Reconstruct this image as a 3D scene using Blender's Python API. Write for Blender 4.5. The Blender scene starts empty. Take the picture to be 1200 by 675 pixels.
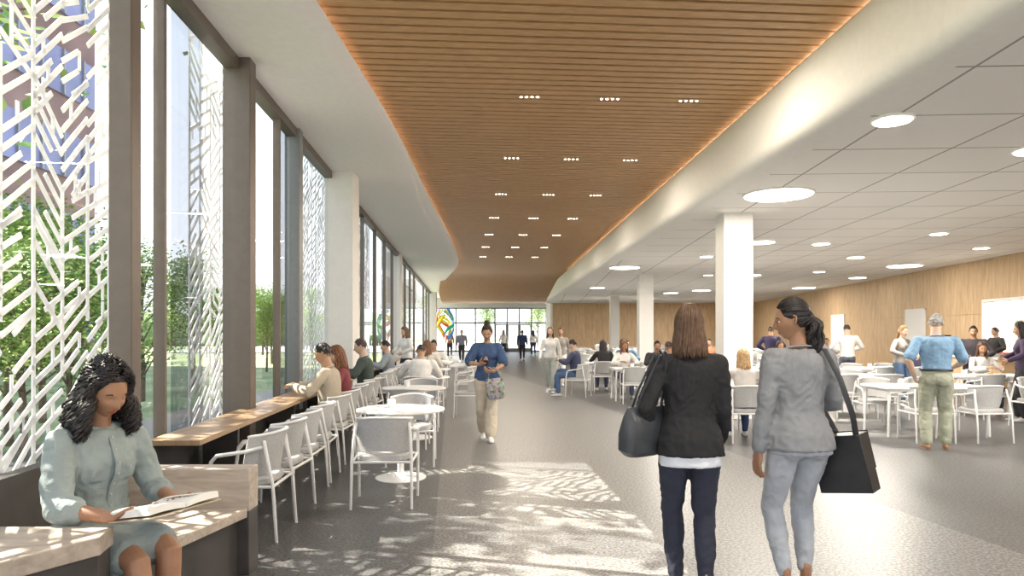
import bpy, math, random
import numpy as np
from mathutils import Vector, Matrix
random.seed(7)
V=Vector
scene=bpy.context.scene
def PX(px,D): return (px-600)/800.0*D
def WX(D): return -2.35-.07*D
# ---------------------------------------------------------------- materials
def nt(name):
    m=bpy.data.materials.new(name); m.use_nodes=True
    n=m.node_tree.nodes; l=m.node_tree.links
    return m,n,l,n['Principled BSDF']
def mat(name,col,rough=.6,metal=0,var=.08,scale=12,bump=0,bscale=60,emit=0,sheen=0):
    m,n,l,b=nt(name)
    b.inputs['Roughness'].default_value=rough; b.inputs['Metallic'].default_value=metal
    tc=n.new('ShaderNodeTexCoord'); no=n.new('ShaderNodeTexNoise'); no.inputs['Scale'].default_value=scale
    l.new(tc.outputs['Object'],no.inputs['Vector'])
    cr=n.new('ShaderNodeValToRGB')
    cr.color_ramp.elements[0].position=.3; cr.color_ramp.elements[1].position=.7
    cr.color_ramp.elements[0].color=tuple(c*(1-var) for c in col)+(1,)
    cr.color_ramp.elements[1].color=tuple(min(1,c*(1+var)) for c in col)+(1,)
    l.new(no.outputs['Fac'],cr.inputs['Fac']); l.new(cr.outputs['Color'],b.inputs['Base Color'])
    if bump:
        n2=n.new('ShaderNodeTexNoise'); n2.inputs['Scale'].default_value=bscale
        l.new(tc.outputs['Object'],n2.inputs['Vector'])
        bp=n.new('ShaderNodeBump'); bp.inputs['Strength'].default_value=bump; bp.inputs['Distance'].default_value=.01
        l.new(n2.outputs['Fac'],bp.inputs['Height']); l.new(bp.outputs['Normal'],b.inputs['Normal'])
    if emit:
        b.inputs['Emission Color'].default_value=tuple(col)+(1,); b.inputs['Emission Strength'].default_value=emit
    return m
def wood(name,c1,c2,scale=(1,1,12),rough=.5,nscale=3,rot=(0,0,0)):
    m,n,l,b=nt(name)
    tc=n.new('ShaderNodeTexCoord'); mp=n.new('ShaderNodeMapping'); mp.inputs['Scale'].default_value=scale; mp.inputs['Rotation'].default_value=rot
    no=n.new('ShaderNodeTexNoise'); no.inputs['Scale'].default_value=nscale; no.inputs['Detail'].default_value=6; no.inputs['Distortion'].default_value=.6
    cr=n.new('ShaderNodeValToRGB'); cr.color_ramp.elements[0].position=.3; cr.color_ramp.elements[1].position=.7
    cr.color_ramp.elements[0].color=c1+(1,); cr.color_ramp.elements[1].color=c2+(1,)
    l.new(tc.outputs['Object'],mp.inputs['Vector']); l.new(mp.outputs['Vector'],no.inputs['Vector'])
    l.new(no.outputs['Fac'],cr.inputs['Fac']); l.new(cr.outputs['Color'],b.inputs['Base Color'])
    b.inputs['Roughness'].default_value=rough
    return m
def terrazzo(name,c,rough=.36):
    m,n,l,b=nt(name)
    tc=n.new('ShaderNodeTexCoord'); v=n.new('ShaderNodeTexNoise'); v.inputs['Scale'].default_value=50; v.inputs['Detail'].default_value=3
    v2=n.new('ShaderNodeTexVoronoi'); v2.inputs['Scale'].default_value=45
    l.new(tc.outputs['Object'],v.inputs['Vector']); l.new(tc.outputs['Object'],v2.inputs['Vector'])
    cr=n.new('ShaderNodeValToRGB'); e=cr.color_ramp.elements
    e[0].position=.40; e[0].color=tuple(x*.42 for x in c)+(1,); e[1].position=.62; e[1].color=tuple(min(1,x*1.6) for x in c)+(1,)
    mx=n.new('ShaderNodeMix'); mx.data_type='RGBA'; mx.inputs[0].default_value=.04
    l.new(v.outputs['Fac'],cr.inputs['Fac']); l.new(cr.outputs['Color'],mx.inputs[6]); l.new(v2.outputs['Color'],mx.inputs[7])
    hs=n.new('ShaderNodeHueSaturation'); hs.inputs['Saturation'].default_value=.5
    l.new(mx.outputs[2],hs.inputs['Color']); l.new(hs.outputs['Color'],b.inputs['Base Color'])
    b.inputs['Roughness'].default_value=rough
    return m
def emis(name,col,s):
    m,n,l,b=nt(name); b.inputs['Base Color'].default_value=col+(1,); b.inputs['Emission Color'].default_value=col+(1,); b.inputs['Emission Strength'].default_value=s
    return m
def tilemat(name,c,line,pitch,rot):
    m,n,l,b=nt(name)
    tc=n.new('ShaderNodeTexCoord'); mp=n.new('ShaderNodeMapping'); mp.inputs['Rotation'].default_value=(0,0,rot); mp.inputs['Location'].default_value=(.3,.55,0)
    br=n.new('ShaderNodeTexBrick'); br.offset=0; br.inputs['Scale'].default_value=1
    br.inputs['Brick Width'].default_value=pitch; br.inputs['Row Height'].default_value=pitch
    br.inputs['Mortar Size'].default_value=.014; br.inputs['Mortar Smooth'].default_value=0
    br.inputs['Color1'].default_value=c+(1,); br.inputs['Color2'].default_value=tuple(x*.97 for x in c)+(1,); br.inputs['Mortar'].default_value=line+(1,)
    l.new(tc.outputs['Object'],mp.inputs['Vector']); l.new(mp.outputs['Vector'],br.inputs['Vector']); l.new(br.outputs['Color'],b.inputs['Base Color'])
    b.inputs['Roughness'].default_value=.85
    return m
def glassmat(name,tint=(.97,.98,.985)):
    m=bpy.data.materials.new(name); m.use_nodes=True; n=m.node_tree.nodes; l=m.node_tree.links
    n.clear(); o=n.new('ShaderNodeOutputMaterial'); t=n.new('ShaderNodeBsdfTransparent'); g=n.new('ShaderNodeBsdfGlossy'); mx=n.new('ShaderNodeMixShader')
    fr=n.new('ShaderNodeFresnel'); fr.inputs['IOR'].default_value=1.4
    t.inputs['Color'].default_value=tint+(1,); g.inputs['Roughness'].default_value=.01
    l.new(fr.outputs[0],mx.inputs[0]); l.new(t.outputs[0],mx.inputs[1]); l.new(g.outputs[0],mx.inputs[2]); l.new(mx.outputs[0],o.inputs[0])
    return m
M_white=mat('white_paint',(.86,.845,.82),.8,var=.02)
M_col=mat('column_paint',(.82,.80,.77),.7,var=.02)
M_tile=tilemat('ceiling_tile',(.88,.865,.84),(.36,.35,.34),1.25,math.radians(3))
M_slat=wood('slat_wood',(.42,.235,.10),(.56,.335,.155),(2,14,14),.5)
M_dark=mat('dark_gap',(.03,.02,.014),.9,var=.1)
M_oak=wood('oak_panel',(.50,.335,.185),(.66,.475,.29),(3,3,.5),.55)
M_counter=wood('counter_wood',(.31,.205,.12),(.43,.30,.185),(10,1,4),.4)
M_pale=wood('pale_ash',(.36,.30,.25),(.56,.49,.42),(1.2,7,7),.5,rot=(0,0,.2))
M_knee=mat('charcoal_panel',(.06,.054,.052),.5,var=.25,scale=5)
M_bronze=mat('bronze_metal',(.17,.14,.118),.45,.3,var=.05)
M_grey=mat('grey_metal',(.27,.28,.29),.4,.3,var=.05)
M_frit=mat('white_screen',(.9,.91,.93),.5,var=.03)
M_glass=glassmat('clear_glass'); M_tint=glassmat('tinted_glass',(.50,.52,.55))
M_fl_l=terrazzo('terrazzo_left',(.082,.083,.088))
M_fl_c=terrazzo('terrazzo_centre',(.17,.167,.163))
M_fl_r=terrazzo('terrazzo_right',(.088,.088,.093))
M_cw=mat('chair_frame_white',(.80,.80,.79),.35,var=.02)
M_cf=mat('chair_fabric',(.46,.46,.46),.85,var=.08,scale=60,bump=.3,bscale=300)
M_tab=mat('table_white',(.87,.87,.86),.3,var=.02)
M_lamp=emis('lamp_disc',(1,.93,.82),9)
M_dot=emis('lamp_dot',(1,.9,.75),22)
M_cove=emis('cove_strip',(1,.84,.66),12)
# ---------------------------------------------------------------- mesh builder
class MB:
    def __init__(s): s.v=[];s.f=[];s.m=[]
    def add(s,vs,fs,m=0):
        n=len(s.v); s.v+=[tuple(v) for v in vs]; s.f+=[tuple(i+n for i in f) for f in fs]; s.m+=[m]*len(fs)
    def box(s,x0,x1,y0,y1,z0,z1,m=0,M=None):
        vs=[V((x,y,z)) for z in (z0,z1) for x,y in ((x0,y0),(x1,y0),(x1,y1),(x0,y1))]
        if M: vs=[M@v for v in vs]
        s.add(vs,[(3,2,1,0),(4,5,6,7),(0,1,5,4),(1,2,6,5),(2,3,7,6),(3,0,4,7)],m)
    def prism(s,poly,z0,z1,m=0):
        n=len(poly); vs=[(p[0],p[1],z0) for p in poly]+[(p[0],p[1],z1) for p in poly]
        s.add(vs,[tuple(range(n-1,-1,-1)),tuple(range(n,2*n))]+[(i,(i+1)%n,n+(i+1)%n,n+i) for i in range(n)],m)
    def loft(s,rings,m=0,cap=True,closed=True):
        n=len(rings[0]); vs=[p for r in rings for p in r]; fs=[]
        for i in range(len(rings)-1):
            for j in range(n if closed else n-1):
                fs.append((i*n+j,i*n+(j+1)%n,(i+1)*n+(j+1)%n,(i+1)*n+j))
        if cap:
            fs.append(tuple(range(n-1,-1,-1))); fs.append(tuple((len(rings)-1)*n+j for j in range(n)))
        s.add(vs,fs,m)
    def tube(s,pts,rad,m=0,n=8,side=None,rnd=True,closed=False):
        pts=[V(p) for p in pts]; k=len(pts)
        if not isinstance(rad,(list,tuple)): rad=[rad]*k
        R=[(r,r) if not isinstance(r,(list,tuple)) else r for r in rad]
        rings=[]; u=V(side) if side is not None else None; items=[]
        for i in range(k):
            a=pts[(i-1)%k] if closed or i>0 else pts[0]; b=pts[(i+1)%k] if closed or i<k-1 else pts[-1]
            t=(b-a)
            t=t.normalized() if t.length>1e-9 else V((0,0,1))
            items.append([pts[i],R[i],t])
        if rnd and not closed:
            p,r,t=items[0]; m_=min(r); pre=[[p-t*m_*.9,(r[0]*.4,r[1]*.4),t],[p-t*m_*.55,(r[0]*.8,r[1]*.8),t]]
            p,r,t=items[-1]; m_=min(r); post=[[p+t*m_*.55,(r[0]*.8,r[1]*.8),t],[p+t*m_*.9,(r[0]*.4,r[1]*.4),t]]
            items=pre+items+post
        for p,r,t in items:
            if u is None: u=t.orthogonal()
            uu=(u-t*u.dot(t))
            if uu.length<1e-5: uu=t.orthogonal()
            uu.normalize(); w=t.cross(uu)
            if side is None: u=uu
            rings.append([p+uu*r[0]*math.cos(2*math.pi*j/n)+w*r[1]*math.sin(2*math.pi*j/n) for j in range(n)])
        if closed: rings.append(rings[0])
        s.loft(rings,m,cap=not closed)
    def ell(s,c,r,m=0,M=None,nu=16,nv=10):
        c=V(c); vs=[];fs=[]
        for i in range(nv+1):
            th=math.pi*i/nv
            for j in range(nu):
                ph=2*math.pi*j/nu
                p=V((r[0]*math.sin(th)*math.cos(ph),r[1]*math.sin(th)*math.sin(ph),r[2]*math.cos(th)))
                if M: p=M@p
                vs.append(c+p)
        for i in range(nv):
            for j in range(nu): fs.append((i*nu+j,(i+1)*nu+j,(i+1)*nu+(j+1)%nu,i*nu+(j+1)%nu))
        s.add(vs,fs,m)
    def disc(s,c,r,z0,z1,m=0,n=32):
        s.prism([(c[0]+r*math.cos(2*math.pi*i/n),c[1]+r*math.sin(2*math.pi*i/n)) for i in range(n)],z0,z1,m)
    def mesh(s,name,mats,ang=35,xf=None):
        me=bpy.data.meshes.new(name)
        vs=s.v if xf is None else [tuple(xf@V(v)) for v in s.v]
        me.from_pydata(vs,[],s.f)
        for m in mats: me.materials.append(m)
        me.polygons.foreach_set('material_index',s.m); me.polygons.foreach_set('use_smooth',[True]*len(s.f))
        me.update()
        try: me.set_sharp_from_angle(angle=math.radians(ang))
        except Exception: pass
        return me
    def obj(s,name,mats,parent=None,ang=35,loc=None,rz=0,bevel=0):
        o=bpy.data.objects.new(name,s.mesh(name,mats,ang)); scene.collection.objects.link(o)
        if parent: o.parent=parent
        if loc: o.location=loc
        o.rotation_euler=(0,0,rz)
        if bevel:
            b=o.modifiers.new('bevel','BEVEL'); b.width=bevel; b.segments=2; b.limit_method='ANGLE'
        return o
def inst(name,me,loc,rz=0,sc=1):
    o=bpy.data.objects.new(name,me); scene.collection.objects.link(o); o.location=loc; o.rotation_euler=(0,0,rz); o.scale=(sc,sc,sc); return o
def empty(name,loc=(0,0,0),rz=0,sc=1):
    e=bpy.data.objects.new(name,None); scene.collection.objects.link(e); e.location=loc; e.rotation_euler=(0,0,rz); e.scale=(sc,sc,sc); e.empty_display_size=.1; return e
# ---------------------------------------------------------------- room shell
Y0,Y1=-5.0,56.0
def RX(D): return 11.49+.1165*D
fl=MB()
la=lambda D:-.14-.087*D
ra=lambda D:4.433-.179*D
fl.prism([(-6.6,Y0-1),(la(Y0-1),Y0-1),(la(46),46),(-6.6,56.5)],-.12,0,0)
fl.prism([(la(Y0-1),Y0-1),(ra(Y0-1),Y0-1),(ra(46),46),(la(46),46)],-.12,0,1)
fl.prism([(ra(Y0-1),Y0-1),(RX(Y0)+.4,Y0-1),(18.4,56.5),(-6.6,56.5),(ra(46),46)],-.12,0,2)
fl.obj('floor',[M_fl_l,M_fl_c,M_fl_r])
def lerp(pts,x):
    return float(np.interp(x,[p[0] for p in pts],[p[1] for p in pts]))
ELp=[(-5,-1.80),(5.85,-1.74),(8.1,-1.66),(11,-1.68),(14.25,-1.78),(20,-1.87),(25.3,-2.02),(29,-2.25),(32,-2.7),(36,-3.4),(42,-4.2),(56,-5.2)]
def EL(D): return sum(lerp(ELp,D+k) for k in (-1.5,-.75,0,.75,1.5))/5
def ER(D): return 3.30-.022*D
def ZW(D):
    t=min(1,max(0,(D-34)/14)); t=t*t*(3-2*t); return 4.55-.85*t
Ds=[Y0+i*.5 for i in range(int((50-Y0)/.5)+1)]
so=MB(); rings=[]
for D in Ds+[52,54,56]:
    e=EL(D); rings.append([V((WX(D)-.15,D,4.9)),V((WX(D)-.15,D,4.4)),V((e-.55,D,4.40)),V((e-.25,D,4.405)),V((e-.08,D,4.43)),V((e,D,4.48)),V((e-.02,D,4.51)),V((e-.3,D,4.53)),V((e-.3,D,4.9))])
so.loft(rings,0,cap=True); so.obj('ceiling_soffit_left',[M_white],ang=50)
fa=MB(); rings=[]
for D in Ds:
    e=ER(D); prof=[(e+.3,4.9),(e+.3,4.53),(e+.03,4.51),(e,4.46),(e,4.2)]
    for k in range(0,9):
        a=math.radians(180+k*90/8); prof.append((e+.16+.16*math.cos(a),3.86+.16*math.sin(a)))
    prof+=[(e+.2,3.695),(e+.4,3.695),(e+.4,4.9)]
    rings.append([V((x,D,z)) for x,z in prof])
fa.loft(rings,0,cap=True); fa.obj('ceiling_fascia_curved',[M_white],ang=60)
ct=MB(); ct.prism([(ER(Y0)+.2,Y0),(RX(Y0)+.2,Y0),(RX(50)+.2,50),(ER(50)+.2,50)],3.70,3.8,0); ct.obj('ceiling',[M_tile])
rf=MB(); rf.prism([(WX(Y0)-.2,Y0-.2),(RX(Y0)+.4,Y0-.2),(RX(56)+.4,56.4),(WX(56)-.2,56.4)],4.9,5.1); rf.obj('ceiling_roof_slab',[M_dark])
sl=MB(); y=Y0
while y<50:
    xl=EL(y)-.28; xr=ER(y)+.28
    z=ZW(y)
    vs=[V((x,y+.07*x+dy,z+dz)) for dz in (0,.035) for x,dy in ((xl,0),(xr,0),(xr,.125),(xl,.125))]
    sl.add(vs,[(3,2,1,0),(4,5,6,7),(0,1,5,4),(1,2,6,5),(2,3,7,6),(3,0,4,7)],0)
    y+=.168
sl.obj('ceiling_wood_slats',[M_slat])
bk=MB(); rings=[[V((EL(D)-.25,D,ZW(D)+.06)),V((ER(D)+.27,D,ZW(D)+.06)),V((ER(D)+.27,D,ZW(D)+.09)),V((EL(D)-.25,D,ZW(D)+.09))] for D in Ds]
bk.loft(rings); bk.obj('ceiling_backing',[M_dark])
cv=MB()
cv.loft([[V((EL(D)-.22,D,4.532)),V((EL(D)-.14,D,4.532)),V((EL(D)-.14,D,4.54)),V((EL(D)-.22,D,4.54))] for D in Ds if D<33])
cv.loft([[V((ER(D)+.12,D,4.532)),V((ER(D)+.20,D,4.532)),V((ER(D)+.20,D,4.54)),V((ER(D)+.12,D,4.54))] for D in Ds if D<33])
cv.obj('cove_light_strip',[M_cove])
dl=MB()
for k in range(0,9):
    D=8.65+3.05*k-3.05*2
    for c in range(3):
        X=.22-.075*(D-8.65)+1.03*c; Y=D+.07*X
        if D>28: continue
        for q in range(4): dl.disc((X-.105+.07*q,Y),.022,ZW(D)-.008,ZW(D)+.004,0,10); dl.disc((X-.105+.07*q,Y),.014,ZW(D)-.012,ZW(D)-.004,1,10)
dl.obj('linear_downlights',[M_white,M_dot])
def discs(px,py,w):
    D=2.15*800/(390-py); return PX(px,D),D,w/800*D/2
dm=MB()
for px,py,w in [(912,227,75),(1046,139,40),(1215,174,44),(732,313,34),(892,283,30),(880,322,22),(1060,311,40),(942,337,26),(822,340,20),(962,285,0),(1003,301,0),(1100,273,0),(828,300,14),(786,343,16),(1005,325,18),(700,337,16),(1150,290,16),(1035,345,14),(760,350,12),(830,322,10),(960,318,12),(1130,330,18)]:
    if w==0: w=18
    X,D,r=discs(px,py,w); r=max(.12,min(.5,r))
    if X>RX(D)-.6 or D>48: continue
    dm.disc((X,D),r+.03,3.675,3.70,0); dm.disc((X,D),r,3.665,3.676,1)
dm.obj('round_ceiling_lights',[M_white,M_lamp])
def wbox(mb,D0,D1,o0,o1,z0,z1,m=0):
    mb.prism([(WX(D0)+o0,D0),(WX(D0)+o1,D0),(WX(D1)+o1,D1),(WX(D1)+o0,D1)],z0,z1,m)
wl=MB()
wbox(wl,Y0,22,-.12,.02,0,.70,0); wbox(wl,22,Y1,-.12,.02,0,.12,0); wbox(wl,Y0,Y1,-.12,.02,4.28,4.42,1)
wl.obj('wall_left',[M_knee,M_bronze])
kn=MB(); wbox(kn,.5,4.60,.02,.11,0,.84,0); kn.obj('wall_left_knee_panel',[M_knee])
mu=MB()
for D in [-3.4,-1.2,1,5.35,8.7,13.6,16,18.2,20.4,22.6,27.5,30,32.5,40,43,46,49,52,55]:
    wbox(mu,D,D+.05,-.09,.0,.12,4.28)
mu.obj('window_mullions',[M_bronze],bevel=.004)
for a,b,o0,o1,m_ in ((4.62,4.76,-.06,.10,M_bronze),(7.05,7.25,-.15,.14,M_bronze),(9.5,9.7,-.15,.06,M_grey)):
    p=MB(); wbox(p,a,b,o0,o1,0,4.4); p.obj('window_pier',[m_],bevel=.01)
bays=[Y0,.97,4.65,7.05,9.5,12.2,16,20.4,24.5,30,36,43,49,Y1]
for i in range(len(bays)-1):
    g=MB(); a,b=bays[i]+.02,bays[i+1]-.02
    g.add([(WX(a)-.05,a,.7 if a<21 else .12),(WX(b)-.05,b,.7 if a<21 else .12),(WX(b)-.05,b,4.3),(WX(a)-.05,a,4.3)],[(0,1,2,3)])
    g.obj('window_%d'%(i+1),[M_glass])
for a,b in ((5.7,6.4),(8.75,9.45)):
    g=MB(); g.add([(WX(a)-.10,a,.72),(WX(b)-.10,b,.72),(WX(b)-.10,b,4.28),(WX(a)-.10,a,4.28)],[(0,1,2,3)]); g.obj('window_tinted_panel',[M_tint])
for D in (12.3,24.5,36.5,48):
    c=MB(); x=PX(401 if D<13 else (462 if D<25 else 481),D)
    if D>47: x=WX(D)+.15
    c.box(x-.25,x+.25,D-.25,D+.25,0,4.42,0); o=c.obj('column',[M_col],bevel=.01)
for px,D in ((860,12.46),(756,25.3),(720,40)):
    c=MB(); x=PX(px,D); c.box(x-.26,x+.26,D-.26,D+.26,0,3.72,0); c.obj('column',[M_col],bevel=.01)
# patterned screens: bold irregular diagonal lattice
def screen(D0,D1,z0,z1,off,seed):
    rnd=random.Random(seed*13+4); mb=MB(); w=.30; L=D1-D0
    def P(u,z,o): return V((WX(D0+u)+off+o,D0+u,z))
    def bar(u0,za,u1,zb,th):
        if u1<u0: u0,za,u1,zb=u1,zb,u0,za
        if u0<0: u0=0
        if u1>L:
            f=(L-u0)/(u1-u0); u1=L; zb=za+(zb-za)*f
        t=V((u1-u0,zb-za))
        if t.length<.02: return
        t.normalize(); nx,nz=-t.y*th/2,t.x*th/2
        q=[(u0+nx,za+nz),(u1+nx,zb+nz),(u1-nx,zb-nz),(u0-nx,za-nz)]
        vs=[P(u,z,0) for u,z in q]+[P(u,z,.01) for u,z in q]
        mb.add(vs,[(0,1,2,3),(7,6,5,4),(0,4,5,1),(1,5,6,2),(2,6,7,3),(3,7,4,0)])
    nc=max(1,round(L/w)); w=L/nc
    bar(0,z0+.01,L,z0+.01,.03)
    def vbar(u,a,b,th): mb.prism([(WX(D0+u-th/2)+off,D0+u-th/2),(WX(D0+u-th/2)+off+.01,D0+u-th/2),(WX(D0+u+th/2)+off+.01,D0+u+th/2),(WX(D0+u+th/2)+off,D0+u+th/2)],a,b)
    vbar(.015,z0,z1,.03); vbar(L-.015,z0,z1,.03)
    for c in range(nc):
        z=z0-rnd.uniform(0,.4)
        while z<z1:
            h=rnd.uniform(.4,1.0); sg=rnd.choice([1,1,1,-1]); sl_=rnd.choice([.55,.75,1.0]); sp=rnd.uniform(.105,.14)
            q=z
            while q<z+h:
                dz=w*sl_*sg; a=q-dz/2; b=q+dz/2
                if z0<min(a,b) and max(a,b)<z1:
                    r=rnd.random()
                    if r<.68: bar(c*w,a,(c+1)*w,b,.034)
                    elif r<.82: bar(c*w,a,(c+.62)*w,a+(b-a)*.62,.034)
                    elif r<.95: bar((c+.38)*w,a+(b-a)*.38,(c+1)*w,b,.034)
                    if rnd.random()<.32:
                        u=rnd.choice([.33,.5,.66]); zz=a+(b-a)*u; vbar((c+u)*w,zz,min(z1,zz+sp),.026)
                q+=sp
            if rnd.random()<.65: vbar(c*w if c else .02,max(z0,z),min(z1,z+h),.030)
            z+=h
    return mb.obj('patterned_sun_screen',[M_frit])
for i,(a,b) in enumerate([(-3.4,-1.2),(.9,5.25),(6.75,8.75),(11.0,14.3),(16.2,19.6),(22.5,25.5),(29,32),(36,39)]): screen(a,b,.2,4.9,-.38,i+1)
cn=MB(); wbox(cn,4.98,7.03,.03,.42,.725,.765,0); wbox(cn,7.03,7.27,.15,.42,.725,.765,0); wbox(cn,7.27,22,.03,.42,.725,.765,0)
for D in range(6,22,2): wbox(cn,D,D+.05,.05,.36,0,.725,1)
cn.obj('window_counter',[M_counter,M_knee],bevel=.003)
be=MB()
be.prism([(-1.69,4.36),(-1.95,3.08),(-2.44,3.08),(-2.53,4.36)],.37,.43,0)
be.prism([(-1.75,4.36),(-2.01,3.08),(-2.44,3.08),(-2.53,4.36)],.0,.37,1)
be.box(-2.53,-1.68,4.36,4.52,.0,.41,1); be.box(-2.53,-1.68,4.36,4.52,.41,.68,0)
be.prism([(-1.80,3.06),(-1.765,2.92),(-1.98,2.55),(-2.36,2.0),(-2.42,3.06)],.0,.60,1)
be.prism([(-1.79,3.07),(-1.755,2.91),(-1.97,2.54),(-2.36,1.96),(-2.42,3.07)],.60,.68,0)
be.obj('wooden_bench',[M_pale,M_knee],bevel=.006)
def rseg(mb,D0,D1,z0,z1,o0=0,o1=.2,m=0):
    mb.prism([(RX(D0)+o0,D0),(RX(D0)+o1,D0),(RX(D1)+o1,D1),(RX(D1)+o0,D1)],z0,z1,m)
wr=MB()
D=Y0
edges=[Y0]
while D<50:
    D+=1.25; edges.append(min(D,50))
holes=[(17.5,20)]
for a,b in zip(edges[:-1],edges[1:]):
    inh=any(a<h[1]-.01 and b>h[0]+.01 for h in holes)
    if inh: rseg(wr,a,b-.008,0,1.0); rseg(wr,a,b-.008,2.45,3.7)
    else: rseg(wr,a,b-.008,0,2.1); rseg(wr,a,b-.008,2.106,3.7)
rseg(wr,Y0,16.2,0,3.75,.19,.25,1); rseg(wr,21.3,50,0,3.75,.19,.25,1)
wr.obj('wall_right',[M_oak,M_dark])
h0,h1=17.5,20.0
sv=MB(); rseg(sv,h0,h1,1.0,2.45,1.2,1.3,0); rseg(sv,h0-.05,h0+.02,1,2.45,-.03,1.3,0); rseg(sv,h1-.02,h1+.05,1,2.45,-.03,1.3,0); rseg(sv,h0-.05,h1+.05,2.45,2.52,-.03,1.3,0); rseg(sv,h0-.05,h1+.05,.95,1.0,-.05,1.3,0)
for z in (1.3,1.6,1.9): rseg(sv,h0+.05,h1-.05,z,z+.03,.9,1.2,1)
cols=[mat('bottle_%d'%i,c,.3) for i,c in enumerate([(.6,.1,.05),(.1,.3,.1),(.8,.5,.1),(.5,.5,.5),(.15,.08,.04)])]
for z in (1.03,1.33,1.63,1.93):
    for k in range(16):
        D=h0+.15+k*.145; r=.045; sv.disc((RX(D)+1.03,D),r,z,z+random.uniform(.14,.22),2+random.randrange(5),8)
rseg(sv,h0+.1,h1-.1,2.40,2.43,.3,.9,7)  # glowing panel under the hatch head, added to brighten the recess
sv.obj('serving_hatch',[M_white,M_grey]+cols+[M_lamp])
for i,(a,b) in enumerate([(23.5,24.9),(31,32.6),(38,39.6)]):
    d=MB(); rseg(d,a,b,0,2.35,-.03,-.002,0); rseg(d,a-.05,a,0,2.40,-.045,-.002,0); rseg(d,b,b+.05,0,2.40,-.045,-.002,0); rseg(d,a-.05,b+.05,2.35,2.40,-.045,-.002,0)
    d.tube([(RX(a+.15)-.07,a+.15,.95),(RX(a+.15)-.07,a+.15,1.15)],.015,1); d.obj('door_%d'%(i+1),[M_white,M_grey])
sc_=MB()
sc_.prism([(RX(16.3)-1.7,16.3),(RX(16.3)-.95,16.3),(RX(21.5)-.95,21.5),(RX(21.5)-1.7,21.5)],0,.9,0)
sc_.prism([(RX(16.2)-1.75,16.2),(RX(16.2)-.9,16.2),(RX(21.6)-.9,21.6),(RX(21.6)-1.75,21.6)],.9,.95,1)
sc_.obj('serving_counter',[M_oak,M_tab])
jd=MB(); jd.box(-.17,.17,-.2,.2,.0,.18,0); jd.ell((0,0,.36),(.15,.15,.18),1); jd.disc((0,0),.16,.5,.54,0,16); jd.box(-.06,-.02,-.25,-.2,.05,.12,0)
JD=jd.mesh('juice_dispenser',[M_dark,mat('orange_juice',(.9,.35,.03),.3)])
for D in (19.6,20.1): inst('juice_dispenser',JD,(RX(D)-1.35,D,.95))
for k in range(4):
    q=MB(); q.box(-.25,.25,-.17,.17,0,.07,0)
    for j in range(10): q.ell((random.uniform(-.2,.2),random.uniform(-.12,.12),.08),(.05,.05,.04),1,nu=8,nv=6)
    q.obj('food_serving_pan',[M_grey,cols[random.randrange(3)]],loc=(RX(16.8+k*.6)-1.32,16.8+k*.6,.95))
bw=MB(); x=2.95
while x<17.2:
    x2=min(17.3,x+1.2); bw.box(x,x2-.012,49.6,49.8,0,3.7,0); x+=1.2
bw.box(2.95,17.4,49.79,49.9,0,4.9,1); bw.box(2.8,2.95,49.6,56,0,4.9,1)
bw.obj('wall_back',[M_oak,M_white])
en=MB()
for xx in [-6.3,-4.6,-3.0,-1.4,-.4,.6,1.6,2.8]: en.box(xx-.05,xx+.05,55.9,56.05,0,3.6,0)
for z in (0,2.3,3.5): en.box(-6.3,2.8,55.9,56.05,z,z+.12,0)
en.box(-6.4,2.9,55.85,56.1,3.6,4.9,1); en.obj('wall_entrance_frame',[M_grey,M_white])
g=MB(); g.add([(-6.3,55.97,0),(2.8,55.97,0),(2.8,55.97,3.6),(-6.3,55.97,3.6)],[(0,1,2,3)]); g.obj('window_entrance',[M_glass])
for i in (0,1,2):
    d=MB(); x0=-1.35+i; d.box(x0,x0+.06,55.8,55.85,.05,2.25,0); d.box(x0+.84,x0+.9,55.8,55.85,.05,2.25,0); d.box(x0,x0+.9,55.8,55.85,2.17,2.25,0); d.box(x0,x0+.9,55.8,55.85,.05,.3,0); d.tube([(x0+.78,55.76,.9),(x0+.78,55.76,1.3)],.02)
    d.obj('door_%d'%(i+5),[M_grey])
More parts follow.
